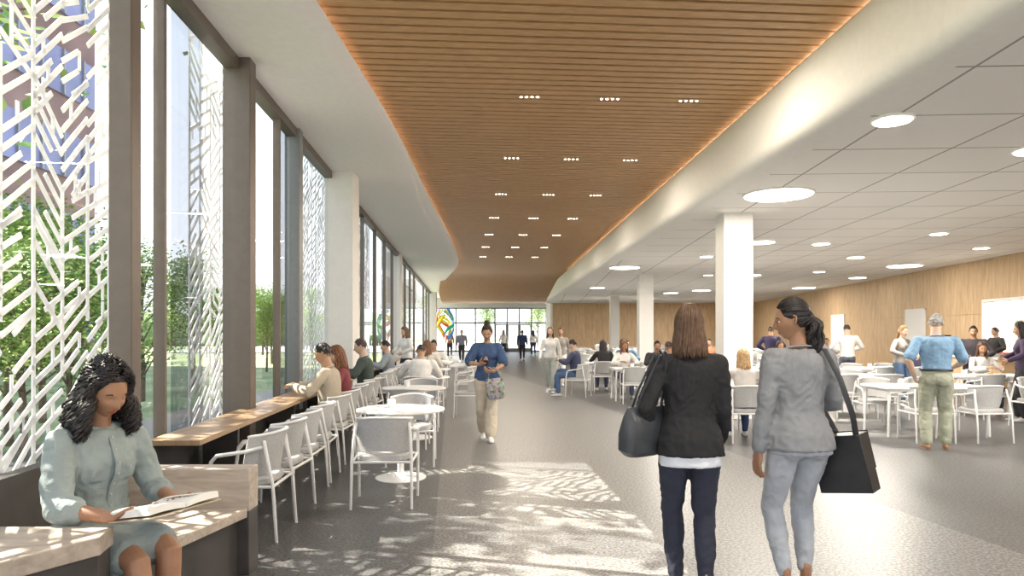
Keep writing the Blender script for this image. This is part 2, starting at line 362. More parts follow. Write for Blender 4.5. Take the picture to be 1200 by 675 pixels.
# ---------------------------------------------------------------- exterior
gr=MB(); gr.box(-160,WX(0)-.6,-60,170,-.3,-.14,0); gr.obj('lawn_ground',[mat('lawn',(.24,.30,.14),.9,var=.3,scale=.5)])
pv=MB(); pv.prism([(WX(-20)-2.5,-20),(WX(-20)-.5,-20),(WX(60)-.5,60),(WX(60)-2.5,60)],-.14,-.1); pv.obj('pavement_ground',[mat('paving',(.55,.52,.48),.9)])
fg=MB(); fg.box(-30,40,56.2,120,-.3,-.05); fg.obj('plaza_ground',[mat('plaza',(.55,.53,.5),.9)])
M_leaf=[mat('leaf_a',(.13,.27,.04),.7,var=.3,scale=3),mat('leaf_b',(.32,.42,.09),.7,var=.3,scale=3)]; M_bark=mat('bark',(.12,.09,.06),.9,var=.3)
def treemesh(seed,nl_=170):
    r=random.Random(seed); t=MB(); t.tube([(0,0,-.2),(.05,0,1),(0,.05,2.2),(.1,0,4)],[.09,.07,.055,.02],0)
    cl=[]
    for i in range(24):
        a=r.uniform(0,6.28); h=r.uniform(1.3,4.3); R=r.uniform(.4,1.6)*(1-abs(h-2.6)/2.6)+.2
        c=V((R*math.cos(a),R*math.sin(a),h+.3)); cl.append(c); t.tube([(0,0,h-.6),c*.5+V((0,0,(h-.3)*.5)),c],[.03,.02,.008],0,5)
    cl+=[V((0,0,4.4)),V((0,0,3.6)),V((0,0,4.0))]
    for c in cl:
        for k in range(nl_):
            p=c+V((r.gauss(0,.33),r.gauss(0,.33),r.gauss(0,.27)))
            u=V((r.gauss(0,1),r.gauss(0,1),r.gauss(0,.5))).normalized(); w=u.orthogonal().normalized(); s=r.uniform(.04,.075)
            t.add([p-u*s,p+w*s*.5,p+u*s,p-w*s*.5],[(0,1,2,3)],1+(r.random()<.45))
    return t.mesh('tree',[M_bark]+M_leaf)
TM=[treemesh(1),treemesh(2)]; TS=treemesh(5,60)
for i,(x,y_,s) in enumerate([(-6.3,7.4,.62),(-6.1,8.5,.60),(-6.2,9.6,.64),(-7.5,10.2,.75),(-8.8,12.8,.8),(-11,14,.9),(-9.1,16.8,.80),(-10.0,21.5,.85),(-14,19,.8),(-10.6,29.5,.62),(-13,30,.7),(-17,27,.9),(-13,37,.8),(-15,44,.9),(-19,52,1.1),(-13,53,.9),(-24,40,1.1),(-16,64,1.1),(-12,72,1.2),(-30,60,1.3),(-22,75,1.4),(-9,80,1.3),(-3,82,1.2),(3,80,1.1),(-35,48,1.4),(-10,62,.9),(-14,8,.9),(-5.2,5.2,.45),(-5.0,4.0,.45)]):
    inst('tree',TM[i%2],(x,y_,-.15),i*1.3,s)
inst('tree',TS,(-9.2,7.2,-.15),.4,2.0); inst('tree',TS,(-9.0,3.0,-.15),1.4,2.0)  # tall sparse trees out of view, added to dapple the sun on the floor
hb=MB()
for k in range(60):
    hb.ell((random.uniform(-60,-14),random.uniform(85,95),1),(3,3,random.uniform(1.5,3.5)),0,nu=10,nv=6)
hb.obj('distant_tree_line',[mat('far_trees',(.17,.26,.12),.9,var=.4,scale=.8)])
bl=MB(); bl.box(-46,-22,16,36,-.2,30,0)
for z in range(7):
    bl.box(-21.98,-21.9,16.2,35.8,1.2+z*4,3.4+z*4,1)
    for k in range(13): bl.box(-21.9,-21.8,16.2+k*1.55,16.3+k*1.55,1.2+z*4,3.4+z*4,2)
bl.obj('office_building',[mat('mauve_brick',(.24,.16,.155),.9,var=.3,scale=.25),mat('building_window',(.17,.19,.36),.2,var=.3,scale=.3),M_grey])
# ---------------------------------------------------------------- furniture
def chairmesh():
    c=MB()
    n=28; out=[]
    for i in range(n):
        a=2*math.pi*i/n; ca,sa=math.cos(a),math.sin(a)
        out.append((.235*math.copysign(abs(ca)**.5,ca),.225*math.copysign(abs(sa)**.5,sa)+.01))
    rings=[]
    for s,z in ((.93,.405),(1,.42),(1,.455),(.95,.47),(.7,.476)): rings.append([V((x*s,y*s,z)) for x,y in out])
    c.loft(rings,1)
    R=[]
    for z,w,yo in ((.50,.86,.015),(.55,.93,.01),(.63,.99,.0),(.71,1.0,-.015),(.77,.99,-.03),(.80,.95,-.035)):
        ring=[]
        for k in range(15):
            a=math.radians(-72+144*k/14); ring.append(V((.275*w*math.sin(a),.06-.29*math.cos(a)+yo,z-.03*abs(math.sin(a))**2)))
        inner=[V((p.x*.92,(p.y-.06)*.90+.06,p.z)) for p in reversed(ring)]
        R.append(ring+inner)
    c.loft(R,1)
    for s in (-1,1):
        c.tube([(s*.265,-.27,0),(s*.26,-.24,.42),(s*.25,-.2,.6),(s*.235,-.17,.74)],[.012,.0145,.0145,.013],0)
        c.tube([(s*.275,.235,0),(s*.278,.22,.45),(s*.28,.20,.60),(s*.284,.16,.645),(s*.286,.05,.66),(s*.275,-.06,.675),(s*.245,-.15,.70)],[.012,.0145,.0145,.0145,.0145,.0145,.013],0)
        c.tube([(s*.26,-.24,.41),(s*.276,.22,.41)],.012,0)
    c.tube([(-.26,-.24,.41),(.26,-.24,.41)],.012,0); c.tube([(-.276,.22,.41),(.276,.22,.41)],.012,0)
    c.tube([(.265*math.sin(math.radians(a)),.06-.29*math.cos(math.radians(a))-.035,.805-.03*math.sin(math.radians(a))**2) for a in range(-72,73,8)],.012,0)
    return c.mesh('dining_chair',[M_cw,M_cf])
CM=chairmesh()
def chair(x,y,rz): return inst('dining_chair',CM,(x,y,0),math.radians(rz))
t=MB()
def discring(mb,prof,m=0,n=40): mb.loft([[V((r*math.cos(2*math.pi*i/n),r*math.sin(2*math.pi*i/n),z)) for i in range(n)] for r,z in prof],m)
discring(t,[(.44,.715),(.465,.72),(.47,.73),(.465,.742),(.45,.745)]); discring(t,[(.035,.02),(.035,.72)],n=14); discring(t,[(.27,.0),(.27,.008),(.25,.014),(.06,.025),(.04,.05)])
TR=t.mesh('round_pedestal_table',[M_tab])
t=MB(); t.prism([(x,y) for x,y in [(-.78,-.4),(-.8,-.38),(-.8,.38),(-.78,.4),(.78,.4),(.8,.38),(.8,-.38),(.78,-.4)][::-1]],.715,.745)
for sx in (-1,1):
    for sy in (-1,1): t.tube([(sx*.75,sy*.35,0),(sx*.73,sy*.33,.715)],[.018,.022],0,10,rnd=False)
    t.box(sx*.73-.01,sx*.73+.01,-.33,.33,.67,.715)
t.box(-.73,.73,-.34,-.32,.67,.715); t.box(-.73,.73,.32,.34,.67,.715)
TT=t.mesh('rectangular_dining_table',[M_tab])
ce=MB(); discring(ce,[(.03,0),(.035,.01),(.042,.09),(.038,.09),(.03,.015)],0,16); ce.tube([(.04,0,.075),(.065,0,.07),(.065,0,.03),(.037,0,.025)],.005)
CUP=ce.mesh('coffee_cup',[M_tab])
ce=MB(); ce.box(-.2,.2,-.14,.14,0,.012,0); discring(ce,[(.08,.012),(.11,.03),(.105,.03),(.07,.016)],1,20); ce.ell((.0,0,.035),(.05,.04,.025),2)
TRAY=ce.mesh('food_tray',[mat('tray_brown',(.30,.2,.12),.5),M_tab,mat('food',(.5,.32,.08),.7,var=.5,scale=60)])
for k,D in enumerate([5.3,5.95,6.6,7.3,8.3,9.05,9.8,10.5,11.3,13.2,14,14.8,16,17,18,19.5]):
    chair(WX(D)+.70,D,92+random.uniform(-6,6))
for D,X in ((7.3,-1.19),(10.1,-1.45),(12.6,-1.62),(15.4,-1.85),(18.5,-2.1)):
    inst('round_pedestal_table',TR,(X,D,0)); inst('coffee_cup',CUP,(X-.12,D+.1,.745),1)
    chair(X+.03,D-(1.05 if D<8 else .80),3)
    chair(X+.0,D+.80,183)
    if D>12: chair(X+.8,D,90)
cols3=[(4.05,12.46),(4.93,25.3),(6.0,40)]
rows=[10.5,13.1,15.8,18.6,21.5,24.6,28,31.5,35,39,43]
nt_=0
TAB=[]
for ri,D in enumerate(rows):
    x=3.6 if D<14.5 else 2.9
    x+= .0 if ri%2 else .3
    while x<RX(D)-3.0:
        xx=x+.1*math.sin(ri*7+x); x+=2.75
        if any(abs(xx-c[0])<1.35 and abs(D-c[1])<1.15 for c in cols3): continue
        if D<13: xx=[3.75,6.35,9.0][min(2,nt_)]
        nt_+=1; TAB.append((xx,D))
        inst('rectangular_dining_table',TT,(xx,D,0),0)
        if D<30:
            if random.random()<.6: inst('food_tray',TRAY,(xx+.05,D-.1,.745),.2)
            inst('coffee_cup',CUP,(xx-.3,D+.1,.745),2)
        for dx in (-.4,.4):
            chair(xx+dx,D-.68,random.uniform(-6,6)); chair(xx+dx,D+.68,180+random.uniform(-6,6))
sp=MB(); sp.disc((0,0),.4,0,.12,0,24); sp.tube([(0,0,.1),(0,0,1.6)],.04,0)
rc=[(.95,.75,.02),(.02,.2,.8),(.85,.06,.05),(.98,.85,.1),(.02,.5,.3),(.05,.3,.85),(.9,.3,.05)]
for k in range(15):
    a=random.uniform(0,6.28); pts=[]
    for q in range(11):
        tt=q/10; rr=.16+.5*tt*(1.25-tt); pts.append((math.cos(a+tt*2.2)*rr*1.25,math.sin(a+tt*2.2)*rr,1.35+1.25*tt+.18*math.sin(a*3+tt*4)))
    sp.tube(pts,[(.055,.012)]*11,1+k%7,8,side=(0,0,1))
sp.obj('ribbon_sculpture',[M_white]+[mat('ribbon_%d'%i,c,.35) for i,c in enumerate(rc)],loc=(PX(522,34),34,0))
# ---------------------------------------------------------------- people
def ik(S,T,l1,l2,pole):
    S=V(S);T=V(T); d=T-S; L=d.length
    if L>(l1+l2)*.998: d=d.normalized()*(l1+l2)*.998; T=S+d; L=d.length
    L=max(L,abs(l1-l2)+.02); dn=d.normalized(); a=(l1*l1-l2*l2+L*L)/(2*L); h=math.sqrt(max(0,l1*l1-a*a))
    p=V(pole)-dn*V(pole).dot(dn)
    if p.length<1e-4: p=dn.orthogonal()
    return S+dn*a+p.normalized()*h,T
def samp(pts,rads,f0,f1,n=10):
    pts=[V(p) for p in pts]; L=[0]
    for a,b in zip(pts[:-1],pts[1:]): L.append(L[-1]+(b-a).length)
    out=[];ro=[]
    for i in range(n):
        s=L[-1]*(f0+(f1-f0)*i/(n-1)); out.append(V([float(np.interp(s,L,[p[c] for p in pts])) for c in range(3)])); ro.append(float(np.interp(s,L,rads)))
    return out,ro
CL=bpy.data.textures.new('cloth_folds','CLOUDS'); CL.noise_scale=.11; CL.noise_depth=1
CL2=bpy.data.textures.new('cloth_creases','CLOUDS'); CL2.noise_scale=.045; CL2.noise_depth=0; CL2.noise_type='HARD_NOISE'
_skin={}
def skinmat(c):
    if c not in _skin:
        m=mat('skin_%d'%len(_skin),c,.48,var=.06,scale=20,bump=.08,bscale=250); m.node_tree.nodes['Principled BSDF'].inputs['Subsurface Weight'].default_value=.08; m.node_tree.nodes['Principled BSDF'].inputs['Subsurface Radius'].default_value=(.02,.008,.004)
        _skin[c]=m
    return _skin[c]
_cm={}
def cloth(c,r=.85):
    if (c,r) not in _cm: _cm[(c,r)]=mat('cloth_%d'%len(_cm),c,r,var=.10,scale=9,bump=.3,bscale=160)
    return _cm[(c,r)]
M_eye=mat('eye_white',(.8,.78,.75),.2,var=.01); M_iris=mat('iris',(.03,.015,.01),.1,var=.01)
def rem(mb,name,m,par,vox,sm=6,disp=0):
    o=mb.obj(name,[m],par,ang=180)
    r=o.modifiers.new('remesh','REMESH'); r.mode='VOXEL'; r.voxel_size=vox; r.use_smooth_shade=True
    s=o.modifiers.new('smooth','SMOOTH'); s.factor=.5; s.iterations=sm
    if disp:
        d=o.modifiers.new('folds','DISPLACE'); d.texture=CL; d.strength=disp; d.mid_level=.45; d.texture_coords='LOCAL'
        if vox<.012:
            d=o.modifiers.new('creases','DISPLACE'); d.texture=CL2; d.strength=-.008; d.mid_level=.3; d.texture_coords='LOCAL'
    return o
def headmesh(mb,female,eyes):
    ax,ay,az=.073,.092,.115; nu,nv=64,56; vs=[];fs=[];ms=[]
    g=lambda a,s: math.exp(-(a/s)**2)
    for i in range(nv+1):
        th=math.pi*i/nv
        for j in range(nu):
            ph=2*math.pi*j/nu
            x=ax*math.sin(th)*math.sin(ph); y=ay*math.sin(th)*math.cos(ph); z=az*math.cos(th)
            if z<0:
                q=-z/az; x*=1-(.30 if female else .2)*q**1.6
                if y<0: y*=1-.5*q
                else: y*=1+.10*q*(1-q)*2
            if y>0:
                y+=.010*g(x,.02)*g(z+.097,.014)
                pr=0
                if -.047<z<.02:
                    pr=(.02-z)/.052 if z>-.032 else max(0,1-(-.032-z)/.013)
                y+=.026*g(x,.0095+.004*max(0,pr-.5))*pr
                y-=.011*(g(x-.031,.015)+g(x+.031,.015))*g(z-.002,.012)
                y+=.004*g(abs(x)-.03,.02)*g(z-.022,.008)
                y+=.005*g(abs(x)-.042,.016)*g(z+.028,.02)
                y+=.0075*g(x,.019)*(g(z+.0575,.0045)+1.1*g(z+.068,.005))
            vs.append(V((x,y,z)))
    for i in range(nv):
        for j in range(nu):
            f=(i*nu+j,i*nu+(j+1)%nu,(i+1)*nu+(j+1)%nu,(i+1)*nu+j); fs.append(f)
            c=(vs[f[0]]+vs[f[2]])/2
            ms.append(1 if (c.y>.05 and abs(c.x)<.024*(1-abs(c.z+.0625)/.02) and -.076<c.z<-.051) else 0)
    n=len(mb.v); mb.v+=[tuple(v) for v in vs]; mb.f+=[tuple(a+n for a in f) for f in fs]; mb.m+=ms
    for s in (-1,1):
        if eyes=='open':
            mb.ell((s*.031,.0655,.001),(.0135,.0125,.0085),2,nu=12,nv=8); mb.ell((s*.031,.0745,.001),(.0055,.004,.0055),3,nu=10,nv=6)
            mb.tube([(s*(.031+.0145*math.cos(a)),.0755-.012*abs(math.cos(a)),.001+.0095*math.sin(a)) for a in [math.pi*k/8 for k in range(9)]],.0018,3,6)
        else:
            mb.ell((s*.031,.0648,-.001),(.0145,.0135,.0095),0,nu=12,nv=8)
            mb.tube([(s*(.031+.0145*math.cos(a)),.0765-.011*abs(math.cos(a)),-.004-.006*math.sin(a)) for a in [math.pi*k/8 for k in range(9)]],.0022,3,6)
        mb.tube([(s*.014,.084,.019),(s*.03,.083,.0255),(s*.048,.072,.020)],[.0035,.0038,.0018],4,6)
        mb.tube([(s*.071,.004,.012),(s*.079,-.008,.022),(s*.083,-.018,.012),(s*.080,-.014,-.012),(s*.072,-.002,-.03)],[.005,.006,.006,.006,.005],0,8)
        mb.ell((s*.073,-.006,-.003),(.006,.012,.022),0,nu=10,nv=8)
def hairpt(k,th,ph): return V((.073*k*math.sin(th)*math.sin(ph),.092*k*math.sin(th)*math.cos(ph)-.006,.115*k*math.cos(th)+.004))
def shell(mb,k,back=118,front=52,side=82):
    nu,nv=48,26; vs=[];fs=[]
    def tm(ph):
        a=abs(math.degrees(ph))
        return math.radians(float(np.interp(a,[0,38,62,85,110,180],[front,front+3,side,side+8,back,back])))
    for i in range(nv+1):
        for j in range(nu):
            ph=-math.pi+2*math.pi*j/nu; th=tm(ph)*i/nv
            kk=k-(.045 if i==nv else 0)+.01*math.sin(ph*17)*math.sin(th)
            p=hairpt(kk,th,ph)
            q=max(0,-p.z/.115)
            if p.y<0: p.y*=1-.35*q
            vs.append(p)
    for i in range(nv):
        for j in range(nu): fs.append((i*nu+j,i*nu+(j+1)%nu,(i+1)*nu+(j+1)%nu,(i+1)*nu+j))
    mb.add(vs,fs)
def locks(mb,Mh,style,length,n,rnd,fall=V((0,0,-1)),aw=.006,r0=.006,spread=0):
    for i in range(n):
        if style in('fall','curly'):
            ph=rnd.uniform(-math.pi,math.pi); sg=1 if ph>=0 else -1; a0=abs(ph); tgt=max(a0,math.radians(72)); th0=math.radians(rnd.uniform(2,30)); k=1.06+rnd.random()*(.09 if style=='fall' else .26)
            th1=math.radians(100); pts=[]
            for s in range(8):
                t=s/7; th=th0+(th1-th0)*t; a=a0+(tgt-a0)*min(1,t*1.7)
                p=hairpt(k,th,sg*a)
                if style=='curly': p+=V((math.sin(s*2.2+i),math.cos(s*2.2+i),math.sin(s*1.7+i)))*aw*.8
                pts.append(Mh@p)
            p=pts[-1].copy(); L=length*rnd.uniform(.75,1.05); m=10; cx=Mh.translation
            out=V((p.x-cx.x,p.y-cx.y,0)); out.normalize(); w0=rnd.uniform(0,6.28); base=p.copy()
            for s in range(1,m+1):
                t=s/m; q=base+fall*L*t+out*spread*math.sin(t*2.0)
                ww=aw*(1 if style=='curly' else t)
                q+=V((math.sin(w0+t*(14 if style=='curly' else 5)),math.cos(w0+t*(14 if style=='curly' else 5)),0))*ww
                pts.append(q)
            rr=[r0*.6]+[r0]*(len(pts)-3)+[r0*.7,r0*.25]
            mb.tube(pts,rr,0,5,rnd=False)
        elif style=='short':
            ph=rnd.uniform(-math.pi,math.pi); a=abs(math.degrees(ph)); mx=float(np.interp(a,[0,40,65,110,180],[42,48,78,100,104])); th=math.radians(rnd.uniform(0,mx)); pts=[]
            for s in range(4): pts.append(Mh@hairpt(1.015+.03*math.sin(s/3*2.4),th+s*.075,ph+s*.03*math.sin(i)))
            mb.tube(pts,[r0*.6,r0,r0*.8,r0*.3],0,5,rnd=False)
        else:
            ph=rnd.uniform(-math.pi,math.pi); a=abs(math.degrees(ph)); th=math.radians(float(np.interp(a,[0,38,62,85,110,180],[52,54,80,92,116,118])))*rnd.uniform(.45,1)
            d0=V((math.sin(th)*math.sin(ph),math.sin(th)*math.cos(ph),math.cos(th))); d1=V(style).normalized(); pts=[]
            for s in range(8):
                t=s/7; d=d0.slerp(d1,t) if d0.dot(d1)>-.98 else d0; kk=1.075+.03*math.sin(t*3)
                pts.append(Mh@V((.073*kk*d.x,.092*kk*d.y-.006,.115*kk*d.z+.004)))
            mb.tube(pts,[r0*.7]+[r0]*6+[r0*.6],0,5,rnd=False)
def hand(mb,W,d,n,lr,curl,sp=1.0):
    d=V(d).normalized(); n=V(n); n=(n-d*n.dot(d)).normalized(); th=d.cross(n) if lr>0 else n.cross(d)
    mb.tube([W-d*.02,W+d*.01,W+d*.045,W+d*.085],[(.024,.019),(.027,.017),(.039,.016),(.039,.013)],0,12,side=th)
    for k,(o,ls) in enumerate(((.029,.95),(.010,1.06),(-.010,1.0),(-.028,.8))):
        p=W+d*.083+th*o; ang=0; dd=(d+th*o*3*sp).normalized(); pts=[p-dd*.015,p]
        for s,L in enumerate((.042,.027,.021)):
            ang+=curl*(.8,1,.7)[s]*(1+.08*k); v=dd*math.cos(ang)+n*math.sin(ang); p=p+v*L*ls; pts.append(p)
        mb.tube(pts,[.0095,.0098,.0085,.0078,.0062],0,8)
    p=W+d*.025+th*.024; v=(d*.65+th*.65+n*.3).normalized(); pts=[p-v*.01,p]
    p=p+v*.038; pts.append(p); v=(d*.85+th*.25+n*(.3+curl*.5)).normalized(); p=p+v*.03; pts.append(p); v=(d+n*(.2+curl*.6)).normalized(); p=p+v*.022; pts.append(p)
    mb.tube(pts,[.012,.0135,.0105,.009,.007],0,8)
RXY=dict(f=([-.10,-.05,0,.05,.10,.15,.20,.26,.32,.37,.42,.455,.485,.52],
            [.105,.155,.166,.158,.135,.122,.124,.135,.146,.152,.152,.135,.085,.05],
            [.09,.115,.118,.108,.095,.088,.09,.098,.106,.108,.094,.08,.062,.05],
            [0,-.012,-.012,-.006,0,.003,.004,.006,.01,.01,.0,-.005,-.005,0]),
         m=([-.10,-.05,0,.05,.10,.15,.20,.26,.32,.37,.42,.455,.485,.52],
            [.11,.15,.158,.158,.150,.146,.15,.162,.174,.18,.178,.158,.10,.06],
            [.09,.11,.115,.113,.110,.108,.11,.115,.12,.12,.105,.088,.068,.056],
            [0,-.008,-.008,0,.004,.006,.006,.006,.006,.006,.0,-.004,-.004,0]))
def person(name,loc,yaw,sc=1.0,pose={},fit={},vox=.014,seed=0):
    G=pose.get; fm=fit.get('sex','f'); rnd=random.Random(seed+11); E=empty(name,loc,math.radians(yaw),sc)
    sw=.165 if fm=='f' else .2
    P=V(G('pelvis',(0,0,.925))); S1=V(G('lean',(0,.02,1))).normalized(); S2=V(G('lean2',G('lean',(0,.02,1)))).normalized()
    tw=math.radians(G('twist',0)); X1=V((math.cos(tw),math.sin(tw),0))
    C=P+S1*.22; N=C+S2*.27
    def spn(d): return P+S1*d if d<.22 else C+S2*(d-.22)
    def sidev(d): return V((1,0,0)).lerp(X1,min(1,max(0,d/.35))).normalized()
    f2=S2.cross(X1); f2.normalize()
    Sh={s:N-S2*.055+X1*sw*s for s in(-1,1)}
    Hp={s:P+V((s*.088,0,-.03)) for s in(-1,1)}
    arm={};leg={}
    for s,k in ((-1,'L'),(1,'R')):
        T=G(k+'h',(s*(sw+.07),.05,P.z-.06)); pole=G(k+'ep',(s*.35,-1,-.3))
        e,w=ik(Sh[s],T,.275,.25,pole); arm[s]=(Sh[s],e,w)
        T=G(k+'f',(s*.095,0,.08)); pole=G(k+'kp',(s*.12,1,.1)); kx,an=ik(Hp[s],T,.425,.405,pole); leg[s]=(Hp[s],kx,an)
    ds,rx,ry,yo=RXY[fm]; bulk=fit.get('bulk',0)
    def torso(mb,d0,d1,o,extra=None,straight=False):
        rings=[]
        for i in range(14):
            d=d0+(d1-d0)*i/13; c=spn(d); sv_=sidev(d); fw=(S1 if d<.22 else S2).cross(sv_).normalized()
            de=max(d,-.03) if straight else d
            oo=o+(np.interp(d,*extra) if extra else 0)
            a=float(np.interp(de,ds,rx)+oo+bulk); b=float(np.interp(de,ds,ry)+oo+bulk); y=float(np.interp(de,ds,yo)); c=c+fw*y
            rings.append([c+sv_*a*math.cos(2*math.pi*j/24)+fw*b*math.sin(2*math.pi*j/24) for j in range(24)])
        mb.loft(rings)
        if fm=='f' and d1>.4:
            for s in(-1,1): mb.ell(spn(.325)+X1*.062*s+f2*(.070),(.058+o,.050+o,.06+o),nu=12,nv=8)
        if d0<0 and not straight:
            for s in(-1,1): mb.ell(P+V((s*.07,-.050,-.045)),(.082+o,.072+o,.085+o),nu=12,nv=8)
    def armp(mb,s,f0,f1,o,taper=0):
        S,e,w=arm[s]; pts=[S,(S+e)/2,e,e.lerp(w,.35),w]; r=[.048,.042,.036,.037,.026] if fm=='f' else [.058,.05,.043,.045,.031]
        p,q=samp(pts,r,f0,f1,12); q=[a+o+taper*i/11 for i,a in enumerate(q)]; mb.tube(p,q,n=12)
        if f0==0:
            mb.tube([N-S2*.035,S.lerp(N-S2*.04,.4),S],[.045+o*.6,.044+o*.8,.048+o],n=10); mb.tube([spn(.36),S+V((0,0,-.01))],[.07,.048+o],n=10)
    def legp(mb,s,f0,f1,o,flare=0):
        a,k,b=leg[s]; pts=[a,a.lerp(k,.5),k,k.lerp(b,.35),b]; r=[.086,.074,.054,.053,.035]
        if fm=='m': r=[.088,.078,.058,.056,.04]
        p,q=samp(pts,r,f0,f1,16); q=[x+o+flare*max(0,(f0+(f1-f0)*i/15)-.3)/.7 for i,x in enumerate(q)]; mb.tube(p,q,n=14)
    sk=skinmat(fit.get('skin',(.45,.28,.19)))
    kind=fit.get('bkind','trousers')
    b=MB(); torso(b,-.08,.5,-.014)
    hy=math.radians(G('hyaw',0))+tw; hp_=math.radians(G('hpitch',5)); hr=math.radians(G('hroll',0))
    Hc=N+S2*.095+V((-math.sin(hy),math.cos(hy),0))*(.022+.055*math.sin(hp_))+V((0,0,.07*math.cos(hp_)))
    Mh=Matrix.Translation(Hc)@Matrix.Rotation(hy,4,'Z')@Matrix.Rotation(hr,4,'Y')@Matrix.Rotation(-hp_,4,'X')
    nr=.05 if fm=='f' else .06
    b.tube([N-S2*.05,N+S2*.02,Mh@V((0,-.012,-.06)),Mh@V((0,-.005,-.02))],[nr*1.25,nr,nr*.95,nr*.9],n=14)
    for s in(-1,1): armp(b,s,0,1,-.002 if fit.get('sleeve',1)<.9 else -.006); legp(b,s,0,1,-.002 if kind=='skirt' else -.010); b.tube([leg[s][2]+V((0,0,.06)),leg[s][2]+V((0,0,.01)),leg[s][2]+V((0,.01,-.05))],[.033,.033,.035])
    rem(b,'body',sk,E,vox*.8,4)
    hd=MB()
    for s,k in ((-1,'L'),(1,'R')):
        S,e,w=arm[s]; d=V(G(k+'hd',tuple(w-e))); n=V(G(k+'hn',(-s,.15,0))); hand(hd,w,d,n,s,G(k+'c',.45))
    hd.obj('hands',[sk],E,ang=180)
    h=MB(); headmesh(h,fm=='f',fit.get('eyes','open'))
    hc=fit.get('hair',(.02,.013,.01)); hm=mat('hair_'+name,hc,.45,var=.4,scale=40)
    sc_k=tuple(fit.get('skin',(.45,.28,.19)))
    o=h.obj('head',[sk,mat('lips_'+name,(min(1,sc_k[0]*.9+.06),sc_k[1]*.5,sc_k[2]*.5),.35,var=.03),M_eye,M_iris,hm],E,ang=180); o.matrix_local=Mh
    st=fit.get('style','short'); hb_=MB()
    shb=MB()
    if st!='bald':
        shell(shb,1.03 if st=='short' else 1.07,back=fit.get('hback',98 if st=='short' else 118))
        for v in shb.v: hb_.v.append(tuple(Mh@V(v)))
        hb_.f+=shb.f; hb_.m+=shb.m
    nl=fit.get('nl',70)
    if st=='long': locks(hb_,Mh,'fall',fit.get('len',.3),nl*3,rnd,V(fit.get('fall',(0,-.15,-1))),.008,fit.get('r0',.0085),fit.get('spread',.01))
    if st=='curly': locks(hb_,Mh,'curly',fit.get('len',.14),nl*4,rnd,V(fit.get('fall',(0,-.1,-1))),.016,.0060,.035)
    if st=='short': locks(hb_,Mh,'short',.03,nl*3,rnd,r0=.0055)
    if st=='bun':
        an=(0,-.55,.85); locks(hb_,Mh,an,0,nl*2,rnd,r0=.005); c=Mh@V((0,-.075,.125)); hb_.ell(c,(.042,.042,.038))
        for k in range(16):
            a=k*.7; ax_=V((math.sin(a),math.cos(a),math.sin(a*2.3))).normalized(); u=ax_.orthogonal().normalized(); w_=ax_.cross(u)
            hb_.tube([c+(u*math.cos(q*.7)+w_*math.sin(q*.7))*.040 for q in range(9)],.007,0,5,closed=False)
    if st=='pony':
        an=fit.get('anchor',(0,-.92,.25)); locks(hb_,Mh,an,0,nl*2,rnd,r0=.005); A_=V(an).normalized(); c=Mh@V((0,A_.y*.092,A_.z*.112)); vol=fit.get('vol',1); hb_.ell(c,(.026,.026,.026))
        for k in range(int(nl*vol)):
            w0=rnd.uniform(0,6.28); rr=rnd.uniform(0,.032)*vol; bk_=Mh.to_3x3()@V((0,-1,0)); L=fit.get('len',.26)*rnd.uniform(.7,1.05); pts=[]
            for q in range(11):
                t_=q/10; pts.append(c+bk_*(.005+fit.get('kick',.03)*math.sin(min(1,t_*1.5)*2.2))+V((0,0,-1))*L*t_+V((math.cos(w0),math.sin(w0),0))*rr*math.sin(t_*2.2+.45)+V((math.sin(t_*13+w0),math.cos(t_*13+w0),0))*.010)
            hb_.tube(pts,[.005]+[.007]*8+[.005,.002],0,5,rnd=False)
    if st!='bald': hb_.obj('hair',[hm],E,ang=180)
    wr_=fit.get('wr',.012)
    bt=fit.get('bottom',(.1,.12,.2))
    b=MB()
    if kind=='trousers':
        torso(b,-.10,.10,.010)
        for s in(-1,1): legp(b,s,0,fit.get('blen',.97),fit.get('bo',.010),fit.get('flare',.0))
        rem(b,'trousers',cloth(bt),E,vox,4,wr_)
    elif kind=='skirt':
        torso(b,-.08,.10,.014)
        for s in(-1,1): legp(b,s,0,.40,.024)
        a=(leg[-1][0]+leg[1][0])/2; k=(leg[-1][1]+leg[1][1])/2
        b.tube([a,a.lerp(k,.4),a.lerp(k,.74)],[(.15,.09),(.15,.085),(.15,.075)],n=16,side=(1,0,0))
        rem(b,'skirt',cloth(bt),E,vox,4,wr_)
    b=MB(); tk=fit.get('top',(.5,.5,.5)); sl_=fit.get('sleeve',.97); to=fit.get('to',.016)
    if fit.get('under'):
        u=MB(); torso(u,fit.get('uhem',-.13),.02,fit.get('uo',.024),straight=True); rem(u,'shirt_hem',cloth(fit['under']),E,vox,3,wr_*.5)
    torso(b,fit.get('hem',-.03),.487,to,fit.get('hemx',([-.1,.05],[.012,0])),straight=True)
    for s in(-1,1): armp(b,s,0,sl_,to-.004,fit.get('slw',.002))
    rem(b,'top',cloth(tk,fit.get('trough',.85)),E,vox,4,wr_)
    cl_=MB()
    cpts=[]
    for j in range(16):
        a=2*math.pi*j/16; cpts.append(N+S2*(.005+.012*(-math.sin(a)))+X1*(nr+.014)*math.cos(a)+f2*(nr+.010)*math.sin(a))
    cl_.tube(cpts,[(.006,.017)]*16,0,8,side=None,closed=True)
